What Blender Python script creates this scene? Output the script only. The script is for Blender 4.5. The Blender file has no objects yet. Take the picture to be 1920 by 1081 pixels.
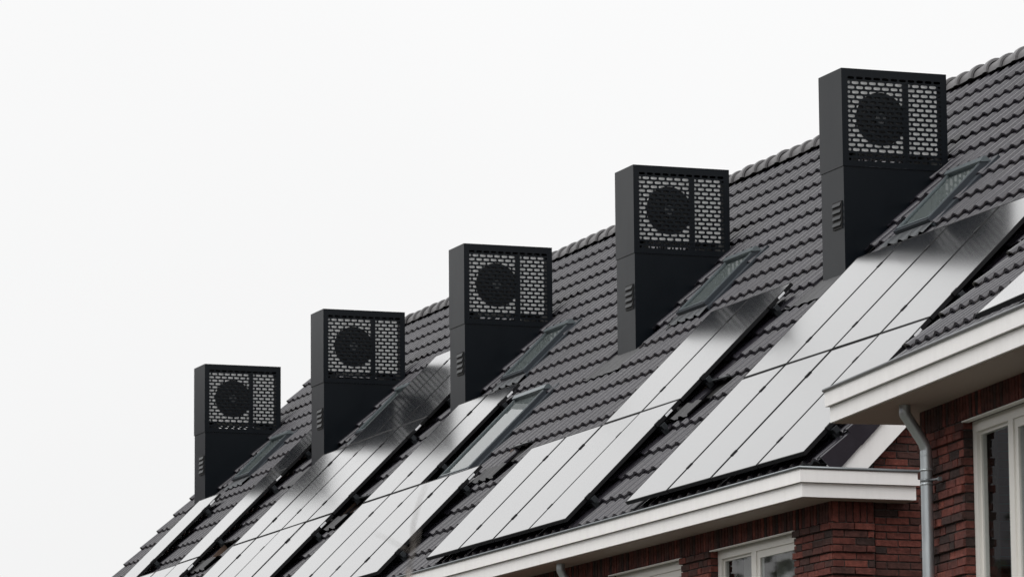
import bpy, math, random
import numpy as np
from mathutils import Vector, Matrix
random.seed(7)
rng = np.random.default_rng(7)
SC = bpy.context.scene
COL = SC.collection
R = math.radians

# ------------------------------------------------------------------ camera
ZG = 10.31                                    # surveyed heights are relative to the chimney tops; ZG lifts them above the street
CAM = Vector((39.369, -17.729, -8.711 + ZG))
YAW, PITCH, ROLL, FPX = R(20.0643), R(8.7321), R(-0.4534), 8651.68
fw = Vector((-math.cos(YAW) * math.cos(PITCH), math.sin(YAW) * math.cos(PITCH), math.sin(PITCH)))
r0 = fw.cross(Vector((0, 0, 1))).normalized()
u0 = r0.cross(fw)
rr = r0 * math.cos(ROLL) + u0 * math.sin(ROLL)
uu = -r0 * math.sin(ROLL) + u0 * math.cos(ROLL)
cam_d = bpy.data.cameras.new('camera')
cam = bpy.data.objects.new('camera', cam_d)
COL.objects.link(cam)
M = Matrix.Identity(4)
for i in range(3):
    M[i][0], M[i][1], M[i][2], M[i][3] = rr[i], uu[i], -fw[i], CAM[i]
cam.matrix_world = M
cam_d.sensor_width = 36
cam_d.lens = FPX / 1920 * 36
cam_d.clip_start, cam_d.clip_end = 0.1, 5000
cam_d.dof.use_dof = True
cam_d.dof.focus_distance = 42
cam_d.dof.aperture_fstop = 11
SC.camera = cam

def project(p):
    v = Vector(p) - CAM
    z = v.dot(fw)
    return 960 + FPX * v.dot(rr) / z, 540.5 - FPX * v.dot(uu) / z, z

# ------------------------------------------------------------------ sky, sun, exposure
SUN_DIR = Vector((0.36, -0.54, 0.76)).normalized()     # towards the light
w = bpy.data.worlds.new('World')
SC.world = w
w.use_nodes = True
nt = w.node_tree
nt.nodes.clear()
out = nt.nodes.new('ShaderNodeOutputWorld')
bg = nt.nodes.new('ShaderNodeBackground')
sky = nt.nodes.new('ShaderNodeTexSky')
sky.sky_type = 'NISHITA'
sky.sun_disc = False
sky.sun_elevation = math.asin(SUN_DIR.z)
sky.sun_rotation = math.atan2(SUN_DIR.x, SUN_DIR.y)
hsv = nt.nodes.new('ShaderNodeHueSaturation')
hsv.inputs['Saturation'].default_value = 0.12
nt.links.new(sky.outputs[0], hsv.inputs['Color'])
tc = nt.nodes.new('ShaderNodeTexCoord')
sep = nt.nodes.new('ShaderNodeSeparateXYZ')
nt.links.new(tc.outputs['Generated'], sep.inputs[0])
cl = nt.nodes.new('ShaderNodeMath'); cl.operation = 'MAXIMUM'; cl.inputs[1].default_value = 0.0
nt.links.new(sep.outputs['Z'], cl.inputs[0])
pw = nt.nodes.new('ShaderNodeMath'); pw.operation = 'POWER'; pw.inputs[1].default_value = 1.6
nt.links.new(cl.outputs[0], pw.inputs[0])
nz = nt.nodes.new('ShaderNodeTexNoise')
nz.inputs['Scale'].default_value = 3.0
nz.inputs['Detail'].default_value = 3
nt.links.new(tc.outputs['Generated'], nz.inputs['Vector'])
nm = nt.nodes.new('ShaderNodeMath'); nm.operation = 'MULTIPLY_ADD'
nm.inputs[1].default_value = 1.5; nm.inputs[2].default_value = 9.35 - 0.75
nt.links.new(nz.outputs['Fac'], nm.inputs[0])
ov = nt.nodes.new('ShaderNodeMath'); ov.operation = 'MULTIPLY_ADD'      # overcast deck, a little brighter overhead
ov.inputs[1].default_value = 6.0
nt.links.new(pw.outputs[0], ov.inputs[0])
nt.links.new(nm.outputs[0], ov.inputs[2])
cmb = nt.nodes.new('ShaderNodeCombineColor')
for k in range(3):
    nt.links.new(ov.outputs[0], cmb.inputs[k])
mx = nt.nodes.new('ShaderNodeMix'); mx.data_type = 'RGBA'
mx.inputs['Factor'].default_value = 0.93
nt.links.new(hsv.outputs[0], mx.inputs[6])
nt.links.new(cmb.outputs[0], mx.inputs[7])
nt.links.new(mx.outputs[2], bg.inputs['Color'])
bg.inputs['Strength'].default_value = 0.1
nt.links.new(bg.outputs[0], out.inputs['Surface'])

sun_d = bpy.data.lights.new('sun', 'SUN')
sun_d.energy = 2.2
sun_d.angle = R(50)
sun_d.color = (1.0, 0.985, 0.965)
sun = bpy.data.objects.new('sun', sun_d)
sun.rotation_euler = SUN_DIR.to_track_quat('Z', 'Y').to_euler()
sun.location = (20, -40, 60)
COL.objects.link(sun)
vs = SC.view_settings
vs.view_transform = 'Standard'
vs.look = 'None'
vs.exposure = 0.0
vs.gamma = 1.0
vs.use_curve_mapping = False

# ------------------------------------------------------------------ materials
MATS = {}
def new_mat(name):
    m = bpy.data.materials.new(name)
    m.use_nodes = True
    MATS[name] = m
    return m, m.node_tree, m.node_tree.nodes['Principled BSDF']

def N(t, kind, **kw):
    n = t.nodes.new(kind)
    for k, v in kw.items():
        if k in n.inputs:
            n.inputs[k].default_value = v
        else:
            setattr(n, k, v)
    return n

def mat(name, col, rough=0.5, metal=0.0, spec=0.5, var=0.0, scale=8.0, bump=0.0, bscale=60.0, obj_rand=0.0, isl_rand=0.0, stretch=None, ior=1.5, rvar=0.0):
    """plain painted / cast surface: base colour with blotchy variation, per-piece variation and fine relief"""
    m, t, b = new_mat(name)
    b.inputs['Roughness'].default_value = rough
    b.inputs['Metallic'].default_value = metal
    b.inputs['Specular IOR Level'].default_value = spec
    b.inputs['IOR'].default_value = ior
    b.inputs['Base Color'].default_value = (*col, 1)
    tcn = N(t, 'ShaderNodeTexCoord')
    geo = N(t, 'ShaderNodeNewGeometry')
    pos = geo.outputs['Position']
    if stretch:
        mp = N(t, 'ShaderNodeMapping')
        mp.inputs['Scale'].default_value = stretch
        t.links.new(pos, mp.inputs['Vector'])
        pos = mp.outputs[0]
    val = None
    if var or obj_rand or isl_rand:
        add = N(t, 'ShaderNodeMath', operation='ADD')
        add.inputs[0].default_value = 1.0
        add.inputs[1].default_value = 0.0
        val = add.outputs[0]
        def plus(sock, amp):
            nonlocal val
            ma = N(t, 'ShaderNodeMath', operation='MULTIPLY_ADD')
            ma.inputs[1].default_value = amp * 2
            ma.inputs[2].default_value = -amp
            t.links.new(sock, ma.inputs[0])
            ad = N(t, 'ShaderNodeMath', operation='ADD')
            t.links.new(val, ad.inputs[0]); t.links.new(ma.outputs[0], ad.inputs[1])
            val = ad.outputs[0]
        if var:
            nz = N(t, 'ShaderNodeTexNoise', Scale=scale, Detail=6.0, Roughness=0.65)
            t.links.new(pos, nz.inputs['Vector'])
            plus(nz.outputs['Fac'], var)
            if rvar:
                rm = N(t, 'ShaderNodeMath', operation='MULTIPLY_ADD')
                rm.inputs[1].default_value = rvar * 2; rm.inputs[2].default_value = rough - rvar
                t.links.new(nz.outputs['Fac'], rm.inputs[0])
                t.links.new(rm.outputs[0], b.inputs['Roughness'])
        if obj_rand:
            oi = N(t, 'ShaderNodeObjectInfo')
            plus(oi.outputs['Random'], obj_rand)
        if isl_rand:
            plus(geo.outputs['Random Per Island'], isl_rand)
        vm = N(t, 'ShaderNodeVectorMath', operation='SCALE')
        vm.inputs[0].default_value = col
        t.links.new(val, vm.inputs['Scale'])
        t.links.new(vm.outputs[0], b.inputs['Base Color'])
    if bump:
        nb = N(t, 'ShaderNodeTexNoise', Scale=bscale, Detail=4.0)
        t.links.new(pos, nb.inputs['Vector'])
        bp = N(t, 'ShaderNodeBump', Strength=bump, Distance=0.01)
        t.links.new(nb.outputs['Fac'], bp.inputs['Height'])
        t.links.new(bp.outputs[0], b.inputs['Normal'])
    return m

mat('tile', (0.0225, 0.0208, 0.0265), rough=0.25, var=0.34, scale=2.2, bump=0.12, bscale=45, obj_rand=0.16, isl_rand=0.16, rvar=0.10)
mat('ridge', (0.12, 0.117, 0.12), rough=0.5, var=0.25, scale=5.0, bump=0.2, bscale=60, obj_rand=0.14)
mat('membrane', (0.008, 0.008, 0.008), rough=0.8)
mat('black_paint', (0.0035, 0.0052, 0.0075), rough=0.30, ior=1.265, var=0.25, scale=2.6, stretch=(1, 1, 0.4), bump=0.03, bscale=3, rvar=0.08)
mat('black_plastic', (0.008, 0.009, 0.010), rough=0.5)
mat('hub_grey', (0.03, 0.034, 0.037), rough=0.45)
mat('unit_white', (0.93, 0.94, 0.94), rough=0.35)
mat('white_board', (0.84, 0.83, 0.82), rough=0.45, var=0.10, scale=3.0, stretch=(3.0, 3.0, 0.35), bump=0.02)
mat('soffit', (0.34, 0.275, 0.235), rough=0.6, var=0.06, scale=1.5)
mat('zinc', (0.20, 0.215, 0.225), rough=0.42, metal=0.55, var=0.22, scale=5.0, stretch=(1, 1, 0.3), rvar=0.1)
mat('zinc_dark', (0.075, 0.08, 0.085), rough=0.4, metal=0.5, var=0.2)
mat('zinc_pipe', (0.50, 0.54, 0.56), rough=0.38, metal=0.75, var=0.22, scale=7.0, stretch=(1, 1, 0.35), rvar=0.1)
mat('lead', (0.036, 0.036, 0.038), rough=0.6, var=0.3, scale=9, bump=0.3, bscale=30)
mat('batten', (0.075, 0.045, 0.03), rough=0.7, var=0.2, scale=20)
mat('window_paint', (0.68, 0.665, 0.625), rough=0.35, var=0.03, scale=4)
mat('alu', (0.15, 0.175, 0.185), rough=0.35, metal=0.5, var=0.10, scale=12)
mat('alu_dark', (0.035, 0.042, 0.05), rough=0.4, metal=0.3)
mat('frame_black', (0.008, 0.008, 0.009), rough=0.55, ior=1.3)
mat('rail', (0.03, 0.034, 0.038), rough=0.35, metal=0.4)
mat('sticker', (0.75, 0.76, 0.78), rough=0.4)
mat('mortar', (0.065, 0.058, 0.053), rough=0.9, var=0.25, scale=30, bump=0.4, bscale=120)
mat('bark', (0.20, 0.18, 0.165), rough=0.8, var=0.25, scale=40, bump=0.3)
mat('curtain', (0.34, 0.34, 0.335), rough=0.9)
mat('blind', (0.16, 0.172, 0.17), rough=0.8)
mat('room', (0.10, 0.095, 0.09), rough=0.9)
mat('grass_ground', (0.07, 0.07, 0.055), rough=0.95, var=0.3, scale=0.4)
mat('leaf', (0.05, 0.062, 0.03), rough=0.7, var=0.4, scale=2.0)

# fired brick: the colour of each brick is drawn from a ramp by its own random number
m, t, b = new_mat('brick')
oi = N(t, 'ShaderNodeObjectInfo')
ramp = N(t, 'ShaderNodeValToRGB')
els = ramp.color_ramp.elements
els[0].position, els[0].color = 0.0, (0.034, 0.021, 0.019, 1)
els[1].position, els[1].color = 1.0, (0.185, 0.055, 0.040, 1)
for p_, c_ in ((0.22, (0.066, 0.030, 0.025, 1)), (0.5, (0.102, 0.033, 0.026, 1)), (0.8, (0.140, 0.040, 0.030, 1))):
    e = els.new(p_); e.color = c_
t.links.new(oi.outputs['Random'], ramp.inputs['Fac'])
geo = N(t, 'ShaderNodeNewGeometry')
nz1 = N(t, 'ShaderNodeTexNoise', Scale=22.0, Detail=6.0, Roughness=0.7)
t.links.new(geo.outputs['Position'], nz1.inputs['Vector'])
rmp2 = N(t, 'ShaderNodeValToRGB')
rmp2.color_ramp.elements[0].position, rmp2.color_ramp.elements[0].color = 0.30, (0.42, 0.42, 0.42, 1)
rmp2.color_ramp.elements[1].position, rmp2.color_ramp.elements[1].color = 0.66, (1.2, 1.2, 1.2, 1)
t.links.new(nz1.outputs['Fac'], rmp2.inputs['Fac'])
mul = N(t, 'ShaderNodeMix', data_type='RGBA', blend_type='MULTIPLY')
mul.inputs['Factor'].default_value = 1.0
t.links.new(ramp.outputs[0], mul.inputs[6]); t.links.new(rmp2.outputs[0], mul.inputs[7])
t.links.new(mul.outputs[2], b.inputs['Base Color'])
b.inputs['Roughness'].default_value = 0.85
b.inputs['Specular IOR Level'].default_value = 0.3
nz2 = N(t, 'ShaderNodeTexNoise', Scale=70.0, Detail=5.0)
t.links.new(geo.outputs['Position'], nz2.inputs['Vector'])
bp = N(t, 'ShaderNodeBump', Strength=0.7, Distance=0.008)
t.links.new(nz2.outputs['Fac'], bp.inputs['Height']); t.links.new(bp.outputs[0], b.inputs['Normal'])

# brickwork too far down / behind to be picked apart
m, t, b = new_mat('brickwork')
tcn = N(t, 'ShaderNodeTexCoord')
geo = N(t, 'ShaderNodeNewGeometry')
sp = N(t, 'ShaderNodeSeparateXYZ'); t.links.new(geo.outputs['Position'], sp.inputs[0])
ad = N(t, 'ShaderNodeMath', operation='ADD'); t.links.new(sp.outputs['X'], ad.inputs[0]); t.links.new(sp.outputs['Y'], ad.inputs[1])
cb = N(t, 'ShaderNodeCombineXYZ'); t.links.new(ad.outputs[0], cb.inputs['X']); t.links.new(sp.outputs['Z'], cb.inputs['Y'])
bt = N(t, 'ShaderNodeTexBrick')
bt.inputs['Color1'].default_value = (0.20, 0.046, 0.03, 1); bt.inputs['Color2'].default_value = (0.09, 0.034, 0.026, 1)
bt.inputs['Mortar'].default_value = (0.10, 0.088, 0.078, 1)
bt.inputs['Scale'].default_value = 1.0; bt.inputs['Brick Width'].default_value = 0.2127
bt.inputs['Row Height'].default_value = 0.0613; bt.inputs['Mortar Size'].default_value = 0.005
t.links.new(cb.outputs[0], bt.inputs['Vector']); t.links.new(bt.outputs['Color'], b.inputs['Base Color'])
b.inputs['Roughness'].default_value = 0.9

# solar glass: black cells under slightly textured, dusty glass
m, t, b = new_mat('solar_glass')
geo = N(t, 'ShaderNodeNewGeometry')
b.inputs['Base Color'].default_value = (0.010, 0.011, 0.014, 1)
b.inputs['IOR'].default_value = 1.52
b.inputs['Specular IOR Level'].default_value = 0.5
nz1 = N(t, 'ShaderNodeTexNoise', Scale=3.5, Detail=5.0, Roughness=0.7)
t.links.new(geo.outputs['Position'], nz1.inputs['Vector'])
rm = N(t, 'ShaderNodeMath', operation='MULTIPLY_ADD'); rm.inputs[1].default_value = 0.02; rm.inputs[2].default_value = 0.10
t.links.new(nz1.outputs['Fac'], rm.inputs[0]); t.links.new(rm.outputs[0], b.inputs['Roughness'])
b.inputs['Coat Weight'].default_value = 1.0
b.inputs['Coat IOR'].default_value = 2.0
t.links.new(rm.outputs[0], b.inputs['Coat Roughness'])

# thin window glass: mirror by Fresnel over clear
m, t, b = new_mat('pane')
t.nodes.remove(b)
o_ = t.nodes['Material Output']
fr = N(t, 'ShaderNodeFresnel', IOR=1.65)
tr = N(t, 'ShaderNodeBsdfTransparent'); tr.inputs[0].default_value = (0.86, 0.88, 0.88, 1)
gl = N(t, 'ShaderNodeBsdfGlossy'); gl.inputs['Roughness'].default_value = 0.02
ms = N(t, 'ShaderNodeMixShader')
gb = N(t, 'ShaderNodeNewGeometry')
fb = N(t, 'ShaderNodeMath', operation='SUBTRACT'); fb.inputs[0].default_value = 1.0
t.links.new(gb.outputs['Backfacing'], fb.inputs[1])
fm = N(t, 'ShaderNodeMath', operation='MULTIPLY')
t.links.new(fr.outputs[0], fm.inputs[0]); t.links.new(fb.outputs[0], fm.inputs[1])
t.links.new(fm.outputs[0], ms.inputs[0]); t.links.new(tr.outputs[0], ms.inputs[1]); t.links.new(gl.outputs[0], ms.inputs[2])
t.links.new(ms.outputs[0], o_.inputs['Surface'])

# ------------------------------------------------------------------ building blocks
BASE = {}
def empty(name, base, label=None, cat=None, group=None):
    o = bpy.data.objects.new(name, None)
    o.empty_display_size = 0.3
    o.location = base
    COL.objects.link(o)
    BASE[o.name] = Vector(base)
    tag(o, label, cat, group)
    return o

def tag(o, label=None, cat=None, group=None, kind=None):
    if label: o['label'] = label
    if cat: o['category'] = cat
    if group: o['group'] = group
    if kind: o['kind'] = kind
    return o

def mesh_data(name, verts, faces, material, smooth=None):
    me = bpy.data.meshes.new(name)
    me.from_pydata([tuple(v) for v in verts], [], faces)
    me.materials.append(MATS[material])
    if smooth is not None:
        flags = [bool(smooth)] * len(faces) if isinstance(smooth, bool) else smooth
        me.polygons.foreach_set('use_smooth', flags)
    me.update()
    return me

def link(name, me, parent=None, loc=(0, 0, 0), rot=None, scale=None):
    o = bpy.data.objects.new(name, me)
    COL.objects.link(o)
    base = Vector((0, 0, 0))
    if parent is not None:
        o.parent = parent
        base = BASE[parent.name]
    o.location = Vector(loc) - base
    if rot is not None:
        o.rotation_euler = rot.to_euler()
    if scale is not None:
        o.scale = scale
    BASE[o.name] = Vector(loc)
    return o

class MB:
    """mesh builder in world coordinates"""
    def __init__(s):
        s.v, s.f, s.sm = [], [], []
    def quad(s, a, b, c, d, smooth=False):
        n = len(s.v); s.v += [Vector(a), Vector(b), Vector(c), Vector(d)]
        s.f.append((n, n + 1, n + 2, n + 3)); s.sm.append(smooth)
    def box(s, F, x0, x1, y0, y1, z0, z1):
        n = len(s.v)
        for z in (z0, z1):
            for (x, y) in ((x0, y0), (x1, y0), (x1, y1), (x0, y1)):
                s.v.append(F(x, y, z))
        for f in ((3, 2, 1, 0), (4, 5, 6, 7), (0, 1, 5, 4), (1, 2, 6, 5), (2, 3, 7, 6), (3, 0, 4, 7)):
            s.f.append(tuple(n + i for i in f)); s.sm.append(False)
        return s
    def prism(s, poly_a, poly_b):
        n = len(s.v); k = len(poly_a)
        s.v += [Vector(p) for p in poly_a] + [Vector(p) for p in poly_b]
        s.f.append(tuple(range(n + k - 1, n - 1, -1))); s.f.append(tuple(range(n + k, n + 2 * k))); s.sm += [False, False]
        for i in range(k):
            j = (i + 1) % k
            s.f.append((n + i, n + j, n + k + j, n + k + i)); s.sm.append(False)
        return s
    def tube(s, pts, radii, seg=12, cap=True):
        pts = [Vector(p) for p in pts]
        if not hasattr(radii, '__len__'): radii = [radii] * len(pts)
        n0 = len(s.v)
        ref = Vector((0.13, 0.37, 0.92)).normalized()
        for i, p in enumerate(pts):
            a = pts[max(0, i - 1)]; b_ = pts[min(len(pts) - 1, i + 1)]
            d = (b_ - a).normalized()
            x = d.cross(ref)
            if x.length < 1e-3: x = d.cross(Vector((1, 0, 0)))
            x.normalize(); y = d.cross(x)
            for k in range(seg):
                an = 2 * math.pi * k / seg
                s.v.append(p + (x * math.cos(an) + y * math.sin(an)) * radii[i])
        for i in range(len(pts) - 1):
            for k in range(seg):
                k2 = (k + 1) % seg
                s.f.append((n0 + i * seg + k, n0 + i * seg + k2, n0 + (i + 1) * seg + k2, n0 + (i + 1) * seg + k)); s.sm.append(True)
        if cap:
            s.f.append(tuple(n0 + k for k in range(seg - 1, -1, -1))); s.sm.append(False)
            e = n0 + (len(pts) - 1) * seg
            s.f.append(tuple(e + k for k in range(seg))); s.sm.append(False)
        return s
    def build(s, name, material, parent=None, origin=None):
        og = Vector(origin) if origin is not None else (BASE[parent.name] if parent is not None else Vector((0, 0, 0)))
        me = mesh_data(name, [v - og for v in s.v], s.f, material, s.sm)
        return link(name, me, parent, og)

def copy_tree(o, offset, parent=None):
    c = o.copy()
    COL.objects.link(c)
    c.parent = parent
    if parent is None:
        c.location = o.location + Vector(offset)
    for ch in list(o.children):
        copy_tree(ch, offset, c)
    return c

# local frames -> world
def FW(x, y, z): return Vector((x, y, z + ZG))                      # far block: X along the row, Y inwards
S45 = math.sqrt(0.5)
def FR(x, s, o): return Vector((x, s * S45 - o * S45, -1.94 + s * S45 + o * S45 + ZG))   # far roof: along row, up the slope, off the slope
AZ = R(-6.5)
NU = Vector((math.cos(AZ), math.sin(AZ), 0)); NV = Vector((-math.sin(AZ), math.cos(AZ), 0))
NO = Vector((10.285, -4.086, 0))
def FN(u, v, z): return NO + NU * u + NV * v + Vector((0, 0, z + ZG))                       # near block: along facade, inwards, height
PN = R(41.2)
NRB = FN(0, -0.47, -4.625)
NSL = NV * math.cos(PN) + Vector((0, 0, math.sin(PN)))
NNO = -NV * math.sin(PN) + Vector((0, 0, math.cos(PN)))
def FNR(u, s, o): return NRB + NU * u + NSL * s + NNO * o                                   # near roof

def rot_cols(a, b_, c):
    m_ = Matrix.Identity(3)
    for i in range(3):
        m_[i][0], m_[i][1], m_[i][2] = a[i], b_[i], c[i]
    return m_
ROT_FR = rot_cols(Vector((1, 0, 0)), Vector((0, S45, S45)), Vector((0, -S45, S45)))
ROT_NR = rot_cols(NU, NSL, NNO)

# ------------------------------------------------------------------ ground
g = MB()
g.quad((-2500, -2500, 0), (2500, -2500, 0), (2500, 2500, 0), (-2500, 2500, 0))
tag(g.build('ground', 'grass_ground'), kind='structure')

# ------------------------------------------------------------------ far block: walls
XG = 4.80            # recessed gable face near the camera
XF = -23.0           # far gable
YF = -2.34           # facade face
YR = 2.454           # ridge
ZR = -1.94 + YR
far = empty('row_house_block', (-9, 2.45, 0), 'long brick row house block whose grey tiled roof carries five black chimneys', 'house')

YB = 2 * YR - YF
def gable_poly(x, inset=0.0):
    return [FW(x, YF + inset, -ZG), FW(x, YB - inset, -ZG), FW(x, YB - inset, -1.94 + YF - 0.12), FW(x, YR, ZR - 0.12), FW(x, YF + inset, -1.94 + YF - 0.12)]
g = MB(); g.prism(gable_poly(XG - 0.2, 0.012), gable_poly(XG - 0.012, 0.012))
gable = g.build('gable_wall', 'mortar', far)
g = MB(); g.prism(gable_poly(XF), gable_poly(XF + 0.2)); g.build('end_wall', 'brickwork', far)
g = MB(); g.box(FW, XF + 0.2, XG - 0.2, YB - 0.2, YB, -ZG, -4.4); g.build('back_wall', 'brickwork', far)
WINS = [(2.24, 4.055), (-0.21, 1.545)]
g = MB()
yb0, yb1 = YF + 0.012, YF + 0.25
g.box(FW, XF + 0.2, XG - 0.2, yb0, yb1, -4.87, -4.3)
g.box(FW, XF + 0.2, XG - 0.2, yb0, yb1, -ZG, -6.25)
xs = [XF + 0.2] + [x for w_ in sorted(WINS) for x in w_] + [XG - 0.2]
for i in range(0, len(xs), 2):
    g.box(FW, xs[i] + (0.012 if i else 0), xs[i + 1] - (0.012 if i + 2 < len(xs) else 0), yb0, yb1, -6.25, -4.87)
front = g.build('facade_wall', 'mortar', far)
# brickwork below and beyond the part in view
g = MB()
g.box(FW, XF + 0.2, -0.42, YF, YF + 0.006, -6.25, -4.868)
g.box(FW, XF + 0.2, XG - 0.01, YF, YF + 0.006, -ZG, -6.26)
g.box(FW, XG - 0.006, XG, YF + 0.01, YB, -ZG, -6.26)
g.build('brickwork_below', 'brickwork', far)

# one brick: chamfered face, edges a little uneven
def brick_mesh(seed):
    r_ = random.Random(seed)
    hx, hz, d, c = 0.5, 0.5, 0.05, 0.0035
    j = lambda a: r_.uniform(-a, a)
    v = []
    for (sx, sz) in ((-1, -1), (1, -1), (1, 1), (-1, 1)):
        v.append((sx * hx, -d, sz * hz))
    for (sx, sz) in ((-1, -1), (1, -1), (1, 1), (-1, 1)):
        v.append((sx * hx + j(0.008), -0.002 + j(0.002), sz * hz + j(0.03)))
    for (sx, sz) in ((-1, -1), (1, -1), (1, 1), (-1, 1)):
        v.append((sx * (hx - 0.016) + j(0.008), j(0.0025), sz * (hz - 0.055) + j(0.03)))
    f = []
    for a, b_ in ((0, 4), (4, 8)):
        for k in range(4):
            k2 = (k + 1) % 4
            f.append((a + k, a + k2, b_ + k2, b_ + k))
    f.append((8, 9, 10, 11))
    return mesh_data('brick', v, f, 'brick')
BRICKS = [brick_mesh(i) for i in range(8)]
CH, JT = 0.0613, 0.0108
def lay_brick(parent, F, n_out, u_dir, u_, v_, z_, length, height, proud=0.0, soldier=False):
    """face centre at F(u_, v_, z_); n_out outward, length along u_dir"""
    rot = rot_cols(u_dir, n_out, Vector((0, 0, 1)))
    if rot.determinant() < 0:
        rot = rot_cols(-u_dir, n_out, Vector((0, 0, 1)))
    p = F(u_, v_, z_) + n_out * (proud + random.uniform(-0.0015, 0.0015))
    me = random.choice(BRICKS)
    o = link('brick', me, parent, p, None, (length, 1.0, height))
    o.rotation_euler = (rot @ Matrix.Rotation(R(random.uniform(-0.5, 0.5)), 3, 'Y')).to_euler()
    return o

def course_edges(u0_, u1_, k, first_full, wild=False):
    """brick ends along one course"""
    L = 0.2127; H = L / 2
    e = [u0_]
    if wild:
        nxt = u0_ + (random.choice((L, L * 0.9)) if k % 2 else random.choice((H, H * 1.5)))
        while nxt < u1_ - 0.06:
            e.append(nxt); nxt += random.choice((L, L, L, H, L))
    else:
        nxt = u0_ + (L if (k % 2 == 0) == first_full else H)
        while nxt < u1_ - 0.05:
            e.append(nxt); nxt += L
    e.append(u1_)
    return e

def lay_wall(parent, F, n_out, u_dir, u0_, u1_, ztop, zbot, v_=0.0, wild=False, third=True, phase=0, extra=0.0, extra_u1=0.0, extra_u0=0.0):
    k = 0; z = ztop
    while z > zbot:
        pr = 0.020 if (third and (k + phase) % 3 == 2) else 0.0
        a, b_ = u0_, u1_
        if pr: a -= extra_u0; b_ += extra_u1
        es = course_edges(a, b_, k, True, wild)
        for e0, e1 in zip(es[:-1], es[1:]):
            lay_brick(parent, F, n_out, u_dir, (e0 + e1) / 2, v_, z - CH / 2, (e1 - e0) - JT, CH - JT, pr)
        z -= CH; k += 1

def lay_soldiers(parent, F, n_out, u_dir, u0_, u1_, ztop, zbot, v_=0.0):
    n_ = max(1, round((u1_ - u0_) / CH))
    for i in range(n_):
        uc = u0_ + (i + 0.5) * (u1_ - u0_) / n_
        lay_brick(parent, F, n_out, u_dir, uc, v_, (ztop + zbot) / 2, (u1_ - u0_) / n_ - JT, ztop - zbot - JT)

EX, EY = Vector((1, 0, 0)), Vector((0, 1, 0))
FY = lambda u, v, z: FW(u, YF + v, z)          # facade: u = X
FX = lambda u, v, z: FW(XG + v, u, z)          # gable: u = Y, v outward = +X
ZS = -4.874
PX = 0.034                                     # corner pier stands proud of the gable
YP = -1.955
# core of the corner pier
g = MB(); g.box(FW, XG - 0.013, XG + PX - 0.012, YF + 0.012, YP, -ZG, -4.60); g.build('corner_pier', 'mortar', far)
lay_soldiers(front, FY, -EY, EX, -3.1, XG + PX, -4.69, ZS)
lay_wall(front, FY, -EY, EX, 4.055, XG + PX, ZS, -5.62, extra_u0=0.0, extra_u1=0.0, wild=True, phase=2)
lay_wall(front, FY, -EY, EX, 1.545, 2.24, ZS, -5.32, extra_u0=0.0, extra_u1=0.0, wild=True, phase=2)
lay_wall(front, FY, -EY, EX, -0.42, -0.21, ZS, -5.1, wild=True, phase=2)
lay_soldiers(gable, FX, EX, EY, YF + 0.005, YP, -4.69, ZS, PX)
lay_wall(gable, FX, EX, EY, YF + 0.005, YP, ZS, -5.62, PX, phase=2, extra_u0=0.020)
lay_wall(gable, FX, EX, EY, YP + 0.016, -1.20, -4.02, -5.62, 0.0, third=False)
# short side returns of the pier beside the window reveals
for x_, sgn in ((4.055, -1), (2.24, 1), (1.545, -1)):
    Fq = (lambda xx: (lambda u, v, z: FW(xx, u, z)))(x_)
    z = ZS; k = 0
    while z > -5.6:
        lay_brick(front, Fq, EX * sgn, EY, YF + 0.05, 0, z - CH / 2, 0.098, CH - JT, 0)
        z -= CH; k += 1

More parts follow.
